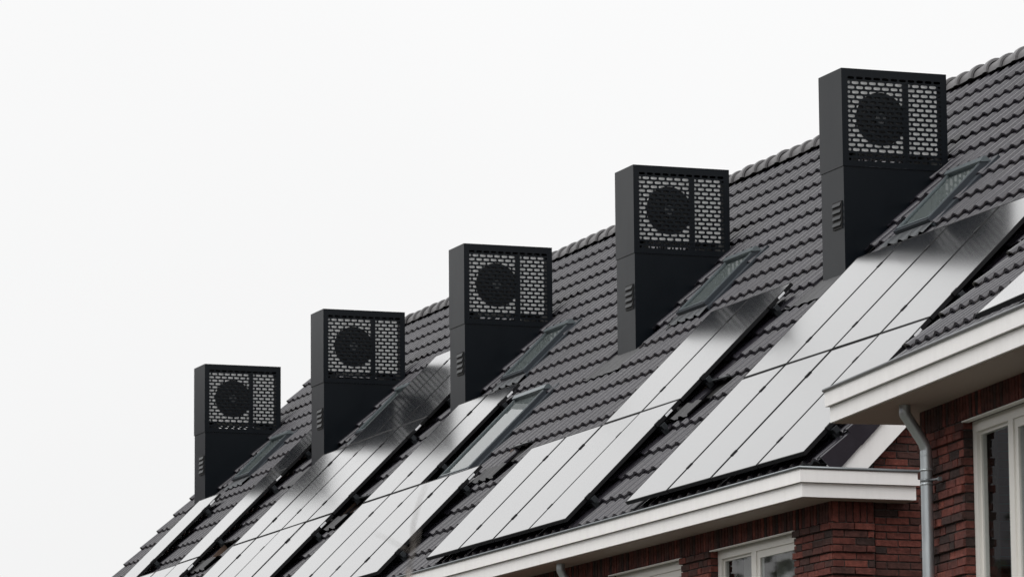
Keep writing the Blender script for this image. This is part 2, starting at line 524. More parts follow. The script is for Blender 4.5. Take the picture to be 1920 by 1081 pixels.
# ------------------------------------------------------------------ windows in brick walls
def brick_window(house, F, x0, x1, ztop, zbot, vf, post, label_sash_right=True, full=False):
    """frame in the opening; F(x, v, z), v inwards"""
    def G(x, v, z): return F(x, v, z)
    g = MB(); d = 0.075; t_ = 0.075
    g.box(G, x0, x1, vf, vf + d, ztop - t_, ztop)
    g.box(G, x0, x1, vf, vf + d, zbot, zbot + t_)
    g.box(G, x0, x0 + t_, vf + 0.001, vf + d, zbot + t_, ztop - t_)
    g.box(G, x1 - t_, x1, vf + 0.001, vf + d, zbot + t_, ztop - t_)
    g.box(G, post[0], post[1], vf + 0.001, vf + d, zbot + t_, ztop - t_)
    base = G((x0 + x1) / 2, vf, zbot)
    win = g.build('window', 'window_paint', house)
    for (a, b_, sash) in ((x0 + t_, post[0], not label_sash_right), (post[1], x1 - t_, label_sash_right)):
        g = MB(); q = 0.062 if sash else 0.022; vd = vf + 0.012 if sash else vf + 0.024
        za, zb = ztop - t_, zbot + t_
        g.box(G, a, b_, vd, vd + 0.04, za - q, za)
        g.box(G, a, b_, vd, vd + 0.04, zb, zb + q)
        g.box(G, a, a + q, vd + 0.001, vd + 0.04, zb + q, za - q)
        g.box(G, b_ - q, b_, vd + 0.001, vd + 0.04, zb + q, za - q)
        g.build('sash', 'window_paint', win)
        g = MB(); vp = vd + 0.012
        g.box(G, a + q - 0.004, b_ - q + 0.004, vp, vp + 0.006, zb + q - 0.004, za - q + 0.004)
        g.build('pane', 'pane', win)
        # curtain hanging in folds well behind the glass
        g = MB(); nseg = 44; vc = vf + 0.22; wd = (b_ - a) * (1.0 if full else 0.42 if sash else 0.30)
        for k in range(nseg):
            xa, xb = a + wd * k / nseg, a + wd * (k + 1) / nseg
            fa, fb = [0.022 * math.sin(40 * xx * 1.1) + 0.012 * math.sin(97 * xx) for xx in (xa, xb)]
            g.quad(G(xa, vc + fa, zbot), G(xb, vc + fb, zbot), G(xb, vc + fb, ztop), G(xa, vc + fa, ztop), True)
        g.build('curtain', 'curtain', win)
    g = MB()
    g.box(G, x0 - 0.012, x1 + 0.012, -0.010, 0.040, ztop - 0.004, ztop + 0.005)
    g.build('head_flashing', 'window_paint', win)
    g = MB()
    g.box(G, x0 - 0.02, x1 + 0.02, -0.05, vf + 0.02, zbot - 0.05, zbot - 0.002)
    g.build('sill', 'window_paint', win)
    g = MB()
    g.box(G, x0 - 0.5, x1 + 0.5, vf + 1.6, vf + 1.65, zbot - 0.6, ztop + 0.3)
    g.build('room_wall', 'room', win)
    return win

brick_window(far, FY, 2.243, 4.052, -4.875, -6.22, 0.065, (2.985, 3.085))
brick_window(far, FY, -0.207, 1.542, -4.875, -6.22, 0.065, (0.53, 0.63))

# ------------------------------------------------------------------ far block: eaves box, gutter, verge
def lathe_rim(g, pts, r_=0.011):
    g.tube(pts, r_, 10)
g = MB()
g.box(FW, XF - 0.1, 5.03, -2.70, -2.675, -4.574, -4.466)
g.box(FW, 5.005, 5.03, -2.674, -1.625, -4.574, -4.466)
g.build('upper_fascia', 'white_board', far)
g = MB()
g.box(FW, XF - 0.1, 4.999, -2.672, -2.645, -4.692, -4.577)
g.build('lower_fascia', 'white_board', far)
g = MB()
g.box(FW, 4.975, 5.001, -2.664, -1.65, -4.692, -4.577)
g.build('lower_fascia_return', 'white_board', far)
g = MB()
g.box(FW, XF - 0.1, 4.97, -2.644, YF + 0.02, -4.70, -4.688)
g.box(FW, XG - 0.03, 4.974, YF + 0.021, -1.66, -4.70, -4.688)
g.build('soffit', 'soffit', far)
g = MB()
lathe_rim(g, [FW(XF - 0.1, -2.705, -4.456), FW(5.036, -2.705, -4.456), FW(5.036, -1.62, -4.456)], 0.0125)
g.box(FW, XF - 0.1, 5.002, -2.673, -2.668, -4.566, -4.452)
g.box(FW, XF - 0.1, 5.002, -2.667, -2.38, -4.572, -4.566)
g.box(FW, 4.83, 5.002, -2.379, -1.63, -4.572, -4.566)
g.box(FW, 4.998, 5.003, -2.667, -1.63, -4.565, -4.452)
g.build('gutter', 'zinc', far)
# verge board under the last row of tiles
def sl(x, s0_, s1_, o0, o1): return [FR(x, s0_, o0), FR(x, s1_, o0), FR(x, s1_, o1), FR(x, s0_, o1)]
g = MB(); g.prism(sl(4.862, -3.44, 3.40, -0.325, -0.06), sl(4.886, -3.44, 3.40, -0.325, -0.06))
g.build('bargeboard', 'white_board', far)

# ------------------------------------------------------------------ roofs: deck, tiles, ridge
def deck_poly(x): return [FR(x, -3.36, -0.11), FW(x, YR, ZR - 0.16), FW(x, 2 * YR + 2.2, -1.94 - 2.2 - 0.16), FW(x, 2 * YR + 2.2, -1.94 - 2.2 - 0.02),
                          FW(x, YR, ZR - 0.06), FR(x, -3.36, -0.065)]
g = MB(); g.prism(deck_poly(XF + 0.02), deck_poly(4.86))
roof = g.build('roof', 'membrane', far)

TW, TG = 0.2267, 0.3375
PROF = [(0.0, 0.000), (0.020, 0.001), (0.055, 0.0045), (0.090, 0.0100), (0.120, 0.0185), (0.140, 0.0255), (0.158, 0.0305), (0.176, 0.0325),
        (0.192, 0.0300), (0.205, 0.0220), (0.215, 0.0120), (0.2235, 0.0030), (0.2340, 0.0000)]
TILT = 0.036
def tile_geo(width=TW, length=TG + 0.055, sc=1.0):
    v, f, sm = [], [], []
    n_ = len(PROF); k_ = width / TW
    nose = 0.009
    for (x, h) in PROF: v.append((x * k_, nose, h))
    for (x, h) in PROF: v.append((x * k_, length, h - TILT * length / TG))
    for (x, h) in PROF: v.append((x * k_, nose, h))
    for (x, h) in PROF: v.append((x * k_, 0.0, h - 0.009))
    for (x, h) in PROF: v.append((x * k_, 0.001, h - 0.026))
    for j in range(n_ - 1):
        f.append((j, j + 1, n_ + j + 1, n_ + j)); sm.append(True)
        f.append((3 * n_ + j, 3 * n_ + j + 1, 2 * n_ + j + 1, 2 * n_ + j)); sm.append(True)
        f.append((4 * n_ + j, 4 * n_ + j + 1, 3 * n_ + j + 1, 3 * n_ + j)); sm.append(False)
    m_ = len(v)
    e = n_ - 1
    v += [(PROF[e][0] * k_, 0.002, PROF[e][1] - 0.018), (PROF[e][0] * k_, length, PROF[e][1] - 0.018 - TILT * length / TG)]
    f.append((4 * n_ + e, m_ + 1, n_ + e, e)); sm.append(False)
    return v, f, sm
tv, tf, tsm = tile_geo()
TILE_ME = mesh_data('roof_tile', tv, tf, 'tile', tsm)
TILE_V = np.array(tv)

S0 = -0.40            # lower edge of tile row k is S0 + k * TG
XT1 = 4.775           # right end of the tile field
COLS = int((XT1 - (XF - 0.02)) / TW)
X_LEFT = XT1 - COLS * TW
# solar arrays: (columns, rows) filled, one entry per panel: left X, row index
RB = (-3.44, -1.775, -0.115)
CP = 1.0125
PANELS = []
def arr(name, xr, n_, row, cols):
    for c in cols:
        PANELS.append((name, xr - (n_ - c) * CP, row, c))
arr('G1', 4.715, 4, 0, range(4)); arr('G1', 4.715, 4, 1, range(4))
arr('G2', -0.85, 4, 0, range(4)); arr('G2', -0.85, 4, 1, (2, 3))
arr('G3', -6.46, 4, 0, range(4)); arr('G3', -6.46, 4, 1, (0, 1))
arr('G4', -11.64, 4, 0, range(4)); arr('G4', -11.64, 4, 1, range(4)); arr('G4', -11.64, 4, 2, (1, 2, 3))
arr('G5', -17.20, 4, 0, range(4)); arr('G5', -17.20, 4, 1, (0, 3)); arr('G5', -17.20, 4, 2, (3,))
PW, PL, PO = 0.988, 1.650, 0.122

CHX = [-5.4 * i for i in range(5)]
def under_chimney(x, s):
    for c in CHX:
        if c - 0.50 < x < c - 0.04 and 0.0 < s < 1.35: return True
    return False
def in_window(x, s):
    for c in CHX:
        if c + 0.74 < x < c + 1.46 and 0.33 < s < 1.10: return True
    return -8.25 < x < -7.35 and -1.62 < s < -0.37
def in_hole(x, k):
    for c in CHX:
        if k == -4 and c - 0.98 < x < c - 0.50: return True
        if k == 0 and c - 0.76 < x < c + 0.24: return True
        if k == 1 and c - 0.04 < x < c + 0.14: return True
        if k == 1 and c - 0.76 < x < c - 0.54: return True
    return False

def sees(p):
    """is a point of the roof in the picture and not behind panels, chimneys or the near cornice"""
    px, py, z = project(p)
    if not (-10 < px < 1930 and -10 < py < 1091): return False
    if px > 1541 and py > 733.3 - 0.441 * (px - 1541.8): return False
    d = CAM - Vector(p)
    nd = -d.y * S45 + d.z * S45
    o = -p[1] * S45 + (p[2] - ZG + 1.94) * S45
    tt = (PO - o) / nd
    q = Vector(p) + d * tt
    s = q.y * S45 + (q.z - ZG + 1.94) * S45
    for (_, x0, row, c) in PANELS:
        if x0 < q.x < x0 + PW and RB[row] < s < RB[row] + PL: return False
    for c in CHX:
        lo, hi = (c - 0.54, 0.0, -1.95 + ZG), (c, 1.1, ZG)
        t0, t1 = 1e-4, 1.0
        for a in range(3):
            if abs(d[a]) < 1e-9: continue
            ta, tb = (lo[a] - p[a]) / d[a], (hi[a] - p[a]) / d[a]
            if ta > tb: ta, tb = tb, ta
            t0, t1 = max(t0, ta), min(t1, tb)
        if t0 < t1: return False
    return True

tiles = []
for k in range(-9, 12):
    for c in range(COLS):
        x = X_LEFT + c * TW; s = S0 + k * TG
        xc, sc_ = x + TW / 2, s + TG / 2
        if s > 3.2: continue
        if under_chimney(xc, sc_) or in_window(xc, sc_) or in_hole(xc, k): continue
        p = FR(x + 0.155, s + 0.02, 0.03)
        vis = sees(p)
        tiles.append((0 if vis else 1, (p - CAM).length, x, s))
tiles.sort()
TINY = 0.0014
for i, (hid, dist, x, s) in enumerate(tiles[:300]):
    o = link('roof_tile', TILE_ME, roof, FR(x, s, random.uniform(-TINY, TINY)), None)
    o.rotation_euler = (ROT_FR @ Matrix.Rotation(R(random.uniform(-0.35, 0.35)), 3, 'Z')).to_euler()
    if s > 2.9: o.scale = (1, 0.87, 1)
rest = tiles[300:]
nv = len(tv)
allv = np.empty((len(rest) * nv, 3)); allf = []; allsm = []
base_r = np.array(BASE[roof.name])
Rm = np.array(ROT_FR)
for i, (hid, dist, x, s) in enumerate(rest):
    an = R(random.uniform(-0.35, 0.35))
    rz = np.array([[math.cos(an), -math.sin(an), 0], [math.sin(an), math.cos(an), 0], [0, 0, 1]])
    o_ = np.array(FR(x, s, random.uniform(-TINY, TINY)))
    allv[i * nv:(i + 1) * nv] = (TILE_V * np.array([1, 0.87 if s > 2.9 else 1, 1])) @ (Rm @ rz).T + o_ - base_r
    allf += [tuple(j + i * nv for j in f) for f in tf]
    allsm += tsm
me = bpy.data.meshes.new('tile_field')
me.from_pydata(allv.tolist(), [], allf)
me.polygons.foreach_set('use_smooth', allsm)
me.materials.append(MATS['tile'])
me.update()
tag(link('tile_field', me, roof, BASE[roof.name]), kind='stuff')

# verge tiles: a roll with a flat cheek hanging over the board
def verge_mesh(sgn):
    pr = [(0.0, 0.002), (0.012, 0.010), (0.028, 0.021), (0.050, 0.0285), (0.078, 0.0290), (0.100, 0.0255), (0.112, 0.020)]
    L_ = TG + 0.055
    g = MB(); n_ = len(pr)
    def P(x, y, h): return Vector((sgn * x, y, h))
    top = [P(x, 0, h) for x, h in pr]; bk = [P(x, L_, h - TILT * L_ / TG) for x, h in pr]
    ln = [P(x, 0, h - 0.016) for x, h in pr]
    n0 = 0
    g.v += top + bk
    for j in range(n_ - 1):
        g.f.append((j, j + 1, n_ + j + 1, n_ + j)); g.sm.append(True)
    n0 = len(g.v); g.v += top + ln
    for j in range(n_ - 1):
        g.f.append((n0 + n_ + j, n0 + n_ + j + 1, n0 + j + 1, n0 + j)); g.sm.append(False)
    # cheek
    xx = pr[-1][0]
    g.v; n0 = len(g.v)
    g.v += [P(xx, 0, 0.022), P(xx, L_, 0.022 - TILT * L_ / TG), P(xx + 0.012, L_, -0.150 - 0.002), P(xx + 0.012, 0, -0.158),
            P(xx - 0.016, 0, 0.010), P(xx - 0.016, L_, 0.010 - TILT * L_ / TG), P(xx - 0.004, L_, -0.150 - 0.002), P(xx - 0.004, 0, -0.158)]
    for f in ((0, 3, 2, 1), (4, 5, 6, 7), (0, 4, 7, 3), (3, 7, 6, 2)):
        g.f.append(tuple(n0 + i for i in f)); g.sm.append(False)
    f = g.f if sgn > 0 else [tuple(reversed(q)) for q in g.f]
    return mesh_data('verge_tile', g.v, f, 'tile', g.sm)
VR, VL = verge_mesh(1), verge_mesh(-1)
for k in range(-9, 11):
    link('verge_tile', VR, roof, FR(XT1 + COLS * 0 + 0.008, S0 + k * TG, 0.006), ROT_FR)
    link('verge_tile', VL, roof, FR(X_LEFT + 0.012, S0 + k * TG, 0.006), ROT_FR)

# ridge tiles: half-round, lipped at the far end, lapping each other
def ridge_mesh():
    seg = 12; L_ = 0.37
    prof = [(L_, 0.128, 0.0), (L_, 0.152, 0.0), (L_ - 0.012, 0.158, 0.0), (L_ - 0.07, 0.155, 0.0), (L_ - 0.10, 0.138, 0.0), (0.0, 0.118, 0.0)]
    v, f, sm = [], [], []
    for (x, r_, _) in prof:
        for k in range(seg + 1):
            a = math.pi * (-0.01 + 1.02 * k / seg)
            v.append((x, r_ * math.cos(a), r_ * 0.96 * math.sin(a)))
    n_ = seg + 1
    for i in range(len(prof) - 1):
        for k in range(seg):
            f.append((i * n_ + k, i * n_ + k + 1, (i + 1) * n_ + k + 1, (i + 1) * n_ + k)); sm.append(i not in (0,))
    return mesh_data('ridge_tile', v, f, 'ridge', sm)
RID = ridge_mesh()
xr = -23.1
k = 0
while xr < 4.7:
    o = link('ridge_tile', RID, roof, FW(xr, YR, ZR - 0.105 + random.uniform(-0.004, 0.004)))
    o.rotation_euler = (0, R(random.uniform(-0.8, 0.8)), R(random.uniform(-0.8, 0.8)))
    xr += 0.33; k += 1

# gaps in the tiling by the party walls: lead soaker below, lead edge and batten above
for c in CHX[:4]:
    g = MB()
    n_ = 14
    for k in range(n_):
        xa, xb = c - 1.06 + 0.64 * k / n_, c - 1.06 + 0.64 * (k + 1) / n_
        ha, hb = [0.018 + 0.030 * max(0.0, math.sin((xx - c) * 2 * math.pi / TW)) for xx in (xa, xb)]
        g.quad(FR(xa, -2.00, ha + 0.018), FR(xb, -2.00, hb + 0.018), FR(xb, -1.76, hb + 0.004), FR(xa, -1.76, ha + 0.004), True)
        g.quad(FR(xa, -1.76, ha + 0.004), FR(xb, -1.76, hb + 0.004), FR(xb, -1.68, -0.045), FR(xa, -1.68, -0.045), True)
    g.build('lead_soaker', 'lead', far)
    g = MB()
    g.box(FR, c - 1.04, c - 0.46, -1.425, -1.40, 0.004, 0.022)
    g.build('lead_edge', 'zinc_dark', far)
    g = MB()
    g.box(FR, c - 1.00, c - 0.97, -1.74, -1.44, -0.062, 0.004)
    g.build('batten', 'batten', far)

# ------------------------------------------------------------------ chimneys with their perforated housings
CW, CD, CHH = 1.0994, 0.5375, 0.9453
def perforated(y0, y1, z0, z1, x, depth):
    """sheet in the plane x with staggered rows of slots"""
    g = MB()
    my, mt, mb = 0.050, 0.062, 0.042
    rows, cols = 18, 11
    py = (y1 - y0 - 2 * my) / cols
    pz = (z1 - z0 - mt - mb) / rows
    def P(y, z, d=0.0): return FW(x - d, y, z)
    g.quad(P(y0, z0), P(y1, z0), P(y1, z0 + mb), P(y0, z0 + mb))
    g.quad(P(y0, z1 - mt), P(y1, z1 - mt), P(y1, z1), P(y0, z1))
    g.quad(P(y0, z0 + mb), P(y0 + my, z0 + mb), P(y0 + my, z1 - mt), P(y0, z1 - mt))
    g.quad(P(y1 - my, z0 + mb), P(y1, z0 + mb), P(y1, z1 - mt), P(y1 - my, z1 - mt))
    rad = 0.0134
    def cell(ya, yb, zc, half):
        cy = (ya + yb) / 2; hx = (yb - ya) / 2; hz = pz / 2
        a = max(0.001, half - rad)
        q = rad * 0.7071
        inner = [(-a, -rad), (a, -rad), (a + q, -q), (a + rad, 0), (a + q, q), (a, rad), (-a, rad), (-a - q, q), (-a - rad, 0), (-a - q, -q)]
        outer = [(-a, -hz), (a, -hz), (hx, -hz), (hx, 0), (hx, hz), (a, hz), (-a, hz), (-hx, hz), (-hx, 0), (-hx, -hz)]
        for i in range(10):
            j = (i + 1) % 10
            oi_, oj = outer[i], outer[j]; ii, ij = inner[i], inner[j]
            g.quad(P(cy + oi_[0], zc + oi_[1]), P(cy + oj[0], zc + oj[1]), P(cy + ij[0], zc + ij[1]), P(cy + ii[0], zc + ii[1]))
            g.quad(P(cy + ii[0], zc + ii[1]), P(cy + ij[0], zc + ij[1]), P(cy + ij[0], zc + ij[1], depth), P(cy + ii[0], zc + ii[1], depth))
    for r_ in range(rows):
        zc = z1 - mt - (r_ + 0.5) * pz
        if r_ % 2 == 0:
            for c in range(cols):
                cell(y0 + my + c * py, y0 + my + (c + 1) * py, zc, 0.0362)
        else:
            cell(y0 + my, y0 + my + py / 2, zc, 0.0135)
            for c in range(cols - 1):
                cell(y0 + my + (c + 0.5) * py, y0 + my + (c + 1.5) * py, zc, 0.0362)
            cell(y1 - my - py / 2, y1 - my, zc, 0.0135)
    return g

def make_chimney():
    root = empty('chimney', FW(-0.27, 0.55, -1.4), 'x', 'chimney', 'black chimney housings along the roof')
    # lower casing, cut to the roof slope
    def tri(x): return [FW(x, 0.008, -0.947), FW(x, 1.092, -0.947), FW(x, 1.092, -1.94 + 1.092 - 0.10), FW(x, 0.008, -1.94 + 0.008 - 0.22)]
    g = MB(); g.prism(tri(-CD + 0.008), tri(-0.008)); g.build('lower_casing', 'black_paint', root)
    g = MB(); th = 0.004
    g.box(FW, -CD, 0.0, 0.0, th, -CHH, 0.0)
    g.box(FW, -CD, 0.0, CW - th, CW, -CHH, 0.0)
    g.box(FW, -CD, 0.0, th, CW - th, -th, 0.0)
    g.box(FW, -CD, -0.001, th, CW - th, -CHH, -CHH + th)
    g.box(FW, -0.50, -0.492, 0.03, CW - 0.03, -CHH + th, -0.872)  # added strip, blocks light coming through the rear sheet's lowest slots
    # folded edges round the housing
    for (x0, x1) in ((-0.012, -0.004),):
        g.box(FW, x0, x1, th, 0.03, -CHH + th, -th); g.box(FW, x0, x1, CW - 0.03, CW - th, -CHH + th, -th)
    g.box(FW, -0.014, -0.0065, 0.642, 0.700, -CHH + 0.05, -0.105)                 # post behind the sheet
    g.build('upper_casing', 'black_paint', root)
    perforated(0.0045, CW - 0.0045, -CHH + 0.0045, -0.0045, -0.0015, 0.0025).build('perforated_panel', 'black_paint', root)
    perforated(0.0045, CW - 0.0045, -CHH + 0.0045, -0.0045, -CD + 0.0045, 0.0025).build('perforated_panel', 'black_paint', root)
    # louvre in the narrow face
    g = MB()
    g.box(FW, -0.258, -0.050, -0.003, 0.012, -1.535, -1.27)
    lou = g.build('louvre', 'membrane', root)  # matte black backing stands in for the shade between the slats
    for k in range(4):
        zt = -1.283 - k * 0.062
        g = MB()
        a, b_ = -0.250, -0.058
        q = [(-0.004, zt), (-0.016, zt - 0.036), (-0.014, zt - 0.039), (-0.0035, zt - 0.006)]
        g.prism([FW(a, y_, z_) for y_, z_ in q], [FW(b_, y_, z_) for y_, z_ in q])
        g.build('slat', 'black_paint', lou)
    # lead apron dressed over the tiles below the casing
    g = MB(); n_ = 18
    for k in range(n_):
        xa, xb = -0.80 + 1.05 * k / n_, -0.80 + 1.05 * (k + 1) / n_
        ha, hb = [0.006 + 0.014 * max(0.0, math.sin((xx - X_LEFT) * 2 * math.pi / TW - 2.6)) + 0.005 * math.sin(31 * xx) for xx in (xa, xb)]
        g.quad(FR(xa, -0.42, ha - 0.004), FR(xb, -0.42, hb - 0.004), FR(xb, -0.16, hb * 0.5 - 0.02), FR(xa, -0.16, ha * 0.5 - 0.02), True)
        g.quad(FR(xa, -0.16, ha * 0.5 - 0.02), FR(xb, -0.16, hb * 0.5 - 0.02), FR(xb, 0.03, -0.035), FR(xa, 0.03, -0.035), True)
    g.build('lead_apron', 'lead', root)
    return root

def make_heat_pump():
    root = empty('heat_pump', FW(-0.25, 0.53, -0.80), 'x', 'heat pump', 'heat pumps inside the chimney housings')
    xf = -0.030
    g = MB()
    g.box(FW, -0.40, xf, 0.052, 1.008, -0.800, -0.112)
    g.build('casing', 'unit_white', root)
    g = MB(); g.box(FW, xf + 0.001, xf + 0.006, 0.645, 0.700, -0.798, -0.114); g.build('seam', 'black_plastic', root)
    # fan opening
    cy, cz, ra = 0.414, -0.470, 0.258
    g = MB(); n_ = 40
    n0 = len(g.v)
    g.v.append(FW(xf + 0.002, cy, cz))
    for k in range(n_):
        a = 2 * math.pi * k / n_
        g.v.append(FW(xf + 0.002, cy + ra * math.cos(a), cz + ra * math.sin(a)))
    for k in range(n_):
        g.f.append((0, 1 + k, 1 + (k + 1) % n_)); g.sm.append(False)
    g.build('fan_opening', 'black_plastic', root)
    g = MB()
    for rr_ in (0.07, 0.10, 0.13, 0.16, 0.19, 0.22, 0.243):
        pts = [FW(xf + 0.012, cy + rr_ * math.cos(2 * math.pi * k / 24), cz + rr_ * math.sin(2 * math.pi * k / 24)) for k in range(25)]
        g.tube(pts, 0.0025, 5, False)
    for k in range(8):
        a = math.pi * k / 4 + 0.2
        g.tube([FW(xf + 0.013, cy + 0.05 * math.cos(a), cz + 0.05 * math.sin(a)), FW(xf + 0.013, cy + 0.243 * math.cos(a), cz + 0.243 * math.sin(a))], 0.003, 5)
    g.build('fan_grille', 'black_plastic', root)
    for k in range(3):
        g = MB(); a0 = 2 * math.pi * k / 3
        pl = []
        for j in range(9):
            t_ = j / 8
            pl.append((0.05 + 0.17 * t_, a0 - 0.30 - 0.30 * t_))
        for j in range(8, -1, -1):
            t_ = j / 8
            pl.append((0.05 + 0.17 * t_, a0 + 0.35 + 0.25 * t_))
        pa = [FW(xf + 0.0035, cy + r_ * math.cos(a), cz + r_ * math.sin(a)) for r_, a in pl]
        pb = [FW(xf + 0.0065, cy + r_ * math.cos(a), cz + r_ * math.sin(a)) for r_, a in pl]
        g.prism(pa, pb); g.build('fan_blade', 'black_plastic', root)
    g = MB()
    g.tube([FW(xf + 0.004, cy, cz), FW(xf + 0.012, cy, cz), FW(xf + 0.018, cy, cz)], [0.058, 0.058, 0.046], 20)
    g.build('fan_hub', 'hub_grey', root)
    for y_ in (0.16, 0.88):
        g = MB(); g.box(FW, -0.40, -0.06, y_ - 0.03, y_ + 0.03, -CHH + 0.006, -0.7955); g.build('foot', 'black_plastic', root)
    return root

CL = ['rightmost and nearest black metal chimney housing on the tiled roof',
      'second black chimney housing from the right on the tiled roof',
      'middle one of the five black metal chimney housings',
      'second black chimney housing from the left on the tiled roof',
      'leftmost and farthest black chimney housing, standing against the sky']
HL = ['white heat pump with black fan inside the rightmost chimney housing',
      'white heat pump with black fan inside the second chimney housing from the right',
      'white heat pump with black fan inside the middle chimney housing',
      'white heat pump with black fan inside the second chimney housing from the left',
      'white heat pump with black fan inside the leftmost chimney housing']
ch0, hp0 = make_chimney(), make_heat_pump()
for i in range(5):
    a = ch0 if i == 0 else copy_tree(ch0, (CHX[i], 0, 0))
    b_ = hp0 if i == 0 else copy_tree(hp0, (CHX[i], 0, 0))
    a['label'] = CL[i]; b_['label'] = HL[i]

# ------------------------------------------------------------------ roof windows
def make_roof_window(x0, x1, s0_, s1_, label):
    root = empty('roof_window', FR((x0 + x1) / 2, s0_, 0), label, 'roof window', 'roof windows in the tiled slope')
    f_, top = 0.030, 0.058
    g = MB()
    g.box(FR, x0, x0 + f_, s0_, s1_, -0.05, top); g.box(FR, x1 - f_, x1, s0_, s1_, -0.05, top)
    g.box(FR, x0 + f_, x1 - f_, s0_, s0_ + f_, -0.05, top - 0.004); g.box(FR, x0 + f_, x1 - f_, s1_ - f_, s1_, -0.05, top - 0.004)
    g.build('frame', 'alu_dark', root)
    g = MB()
    q = 0.02
    a0, a1, b0, b1 = x0 + f_, x1 - f_, s0_ + f_, s1_ - f_
    g.box(FR, a0, a0 + q, b0, b1, 0.0, top + 0.006); g.box(FR, a1 - q, a1, b0, b1, 0.0, top + 0.006)
    g.box(FR, a0 + q, a1 - q, b0, b0 + q, 0.0, top + 0.004); g.box(FR, a0 + q, a1 - q, b1 - q, b1, 0.0, top + 0.004)
    g.build('sash', 'alu', root)
    g = MB(); g.box(FR, a0 + q, a1 - q, b0 + q, b1 - q, 0.046, 0.052); g.build('pane', 'pane', root)
    g = MB(); g.box(FR, a0 + q, a1 - q, b0 + q, b1 - q, 0.026, 0.032); g.build('blind', 'blind', root)
    g = MB()                                                           # hood over the head of the sash
    hd = [(s1_ - 0.055, 0.066), (s1_ - 0.055, 0.078), (s1_ - 0.005, 0.088), (s1_ + 0.020, 0.078), (s1_ + 0.030, 0.0)]
    g.prism([FR(x0 - 0.008, a, b_) for a, b_ in hd], [FR(x1 + 0.008, a, b_) for a, b_ in hd])
    g.build('hood', 'alu', root)
    g = MB(); g.box(FR, x1 + 0.002, x1 + 0.10, s0_ - 0.05, s1_ + 0.08, -0.03, 0.012); g.box(FR, x0 - 0.10, x0 - 0.002, s0_ - 0.05, s1_ + 0.08, -0.03, 0.012)
    g.build('side_flashing', 'alu_dark', root)
    g = MB(); n_ = 30                                                   # pleated apron
    for k in range(n_):
        xa, xb = x0 - 0.08 + (x1 - x0 + 0.16) * k / n_, x0 - 0.08 + (x1 - x0 + 0.16) * (k + 1) / n_
        ha, hb = [0.004 + 0.026 * max(0.0, math.sin((xx - X_LEFT) * 2 * math.pi / TW - 2.6)) for xx in (xa, xb)]
        g.quad(FR(xa, s0_ - 0.17, ha + 0.012), FR(xb, s0_ - 0.17, hb + 0.012), FR(xb, s0_ - 0.01, 0.022), FR(xa, s0_ - 0.01, 0.022), True)
    g.build('apron', 'zinc_dark', root)
    return root
SWL = ['narrow roof window right beside the rightmost black chimney', 'narrow roof window right beside the second chimney from the right',
       'narrow roof window right beside the middle black chimney', 'narrow roof window partly hidden by panels beside the second chimney from the left',
       'narrow roof window right beside the leftmost black chimney']
for i, c in enumerate(CHX):
    make_roof_window(c + 0.72, c + 1.49, 0.30, 1.14, SWL[i])
make_roof_window(-8.30, -7.30, -1.66, -0.33, 'large low roof window reflecting the sky between solar panels and tiles')

# ------------------------------------------------------------------ solar panels
def make_panel_proto():
    root = empty('solar_panel', (0, 0, 0), 'x', 'solar panel', 'solar panels on the roof')
    I = lambda x, y, z: Vector((x, y, z))
    e = 0.011
    g = MB()
    g.box(I, 0, PW, 0, e, -0.036, 0.0); g.box(I, 0, PW, PL - e, PL, -0.036, 0.0)
    g.box(I, 0, e, e, PL - e, -0.036, 0.0); g.box(I, PW - e, PW, e, PL - e, -0.036, 0.0)
    g.box(I, e, PW - e, e, PL - e, -0.034, -0.030)
    g.build('frame', 'frame_black', root)
    g = MB(); g.quad((e, e, -0.0015), (PW - e, e, -0.0015), (PW - e, PL - e, -0.0015), (e, PL - e, -0.0015)); g.build('glass', 'solar_glass', root)
    g = MB(); g.box(I, PW, PW + 0.0012, PL - 0.21, PL - 0.12, -0.030, -0.008); g.build('type_plate', 'sticker', root)
    for y_ in (0.32, 1.33):
        g = MB(); g.box(I, PW - 0.006, PW + 0.024, y_ - 0.035, y_ + 0.035, -0.03, 0.006); g.build('clamp', 'frame_black', root)
    return root

pp = make_panel_proto()
first = True
AN = {'G1': 'the large right-hand array', 'G2': 'the array left of it below the second chimney from right', 'G3': 'the array around the low roof window',
      'G4': 'the tall array right of the second chimney from left', 'G5': 'the farthest array at lower left', 'G0': ''}
AN = {'G1': 'the big array below the rightmost chimney', 'G2': 'the array below the second chimney from right', 'G3': 'the array beside the large low roof window',
      'G4': 'the array below the second chimney from left', 'G5': 'the leftmost array below the farthest chimney'}
NROW = {'G1': 2, 'G2': 2, 'G3': 2, 'G4': 3, 'G5': 3}
ROWN = {2: ['bottom', 'top'], 3: ['bottom', 'middle', 'top']}
COLN = ['first', 'second', 'third', 'fourth']
def place_panel(p, label, group):
    global first
    o = pp if first else copy_tree(pp, (0, 0, 0))
    first = False
    o.location = p[0]
    o.rotation_euler = p[1].to_euler()
    o['label'] = label; o['group'] = group
    return o
for (nm_, x0, row, c) in PANELS:
    rn = ROWN[NROW[nm_]][row]
    lab = '%s-row solar panel, %s from left, in %s' % (rn, COLN[c], AN[nm_])
    place_panel((FR(x0, RB[row] + random.uniform(-0.002, 0.002), PO + random.uniform(-0.0015, 0.0015)), ROT_FR @ Matrix.Rotation(R(random.uniform(-0.10, 0.10)), 3, 'X') @ Matrix.Rotation(R(random.uniform(-0.12, 0.12)), 3, 'Y')), lab[0].upper() * 0 + lab, 'solar panels of ' + AN[nm_])
for c in range(2):
    place_panel((FNR(2.10 + c * CP, 0.322, 0.125), ROT_NR), ['left one of the solar panels on the near roof at the right edge', 'right solar panel on the near roof, cut by the right edge'][c], 'solar panels on the near roof')

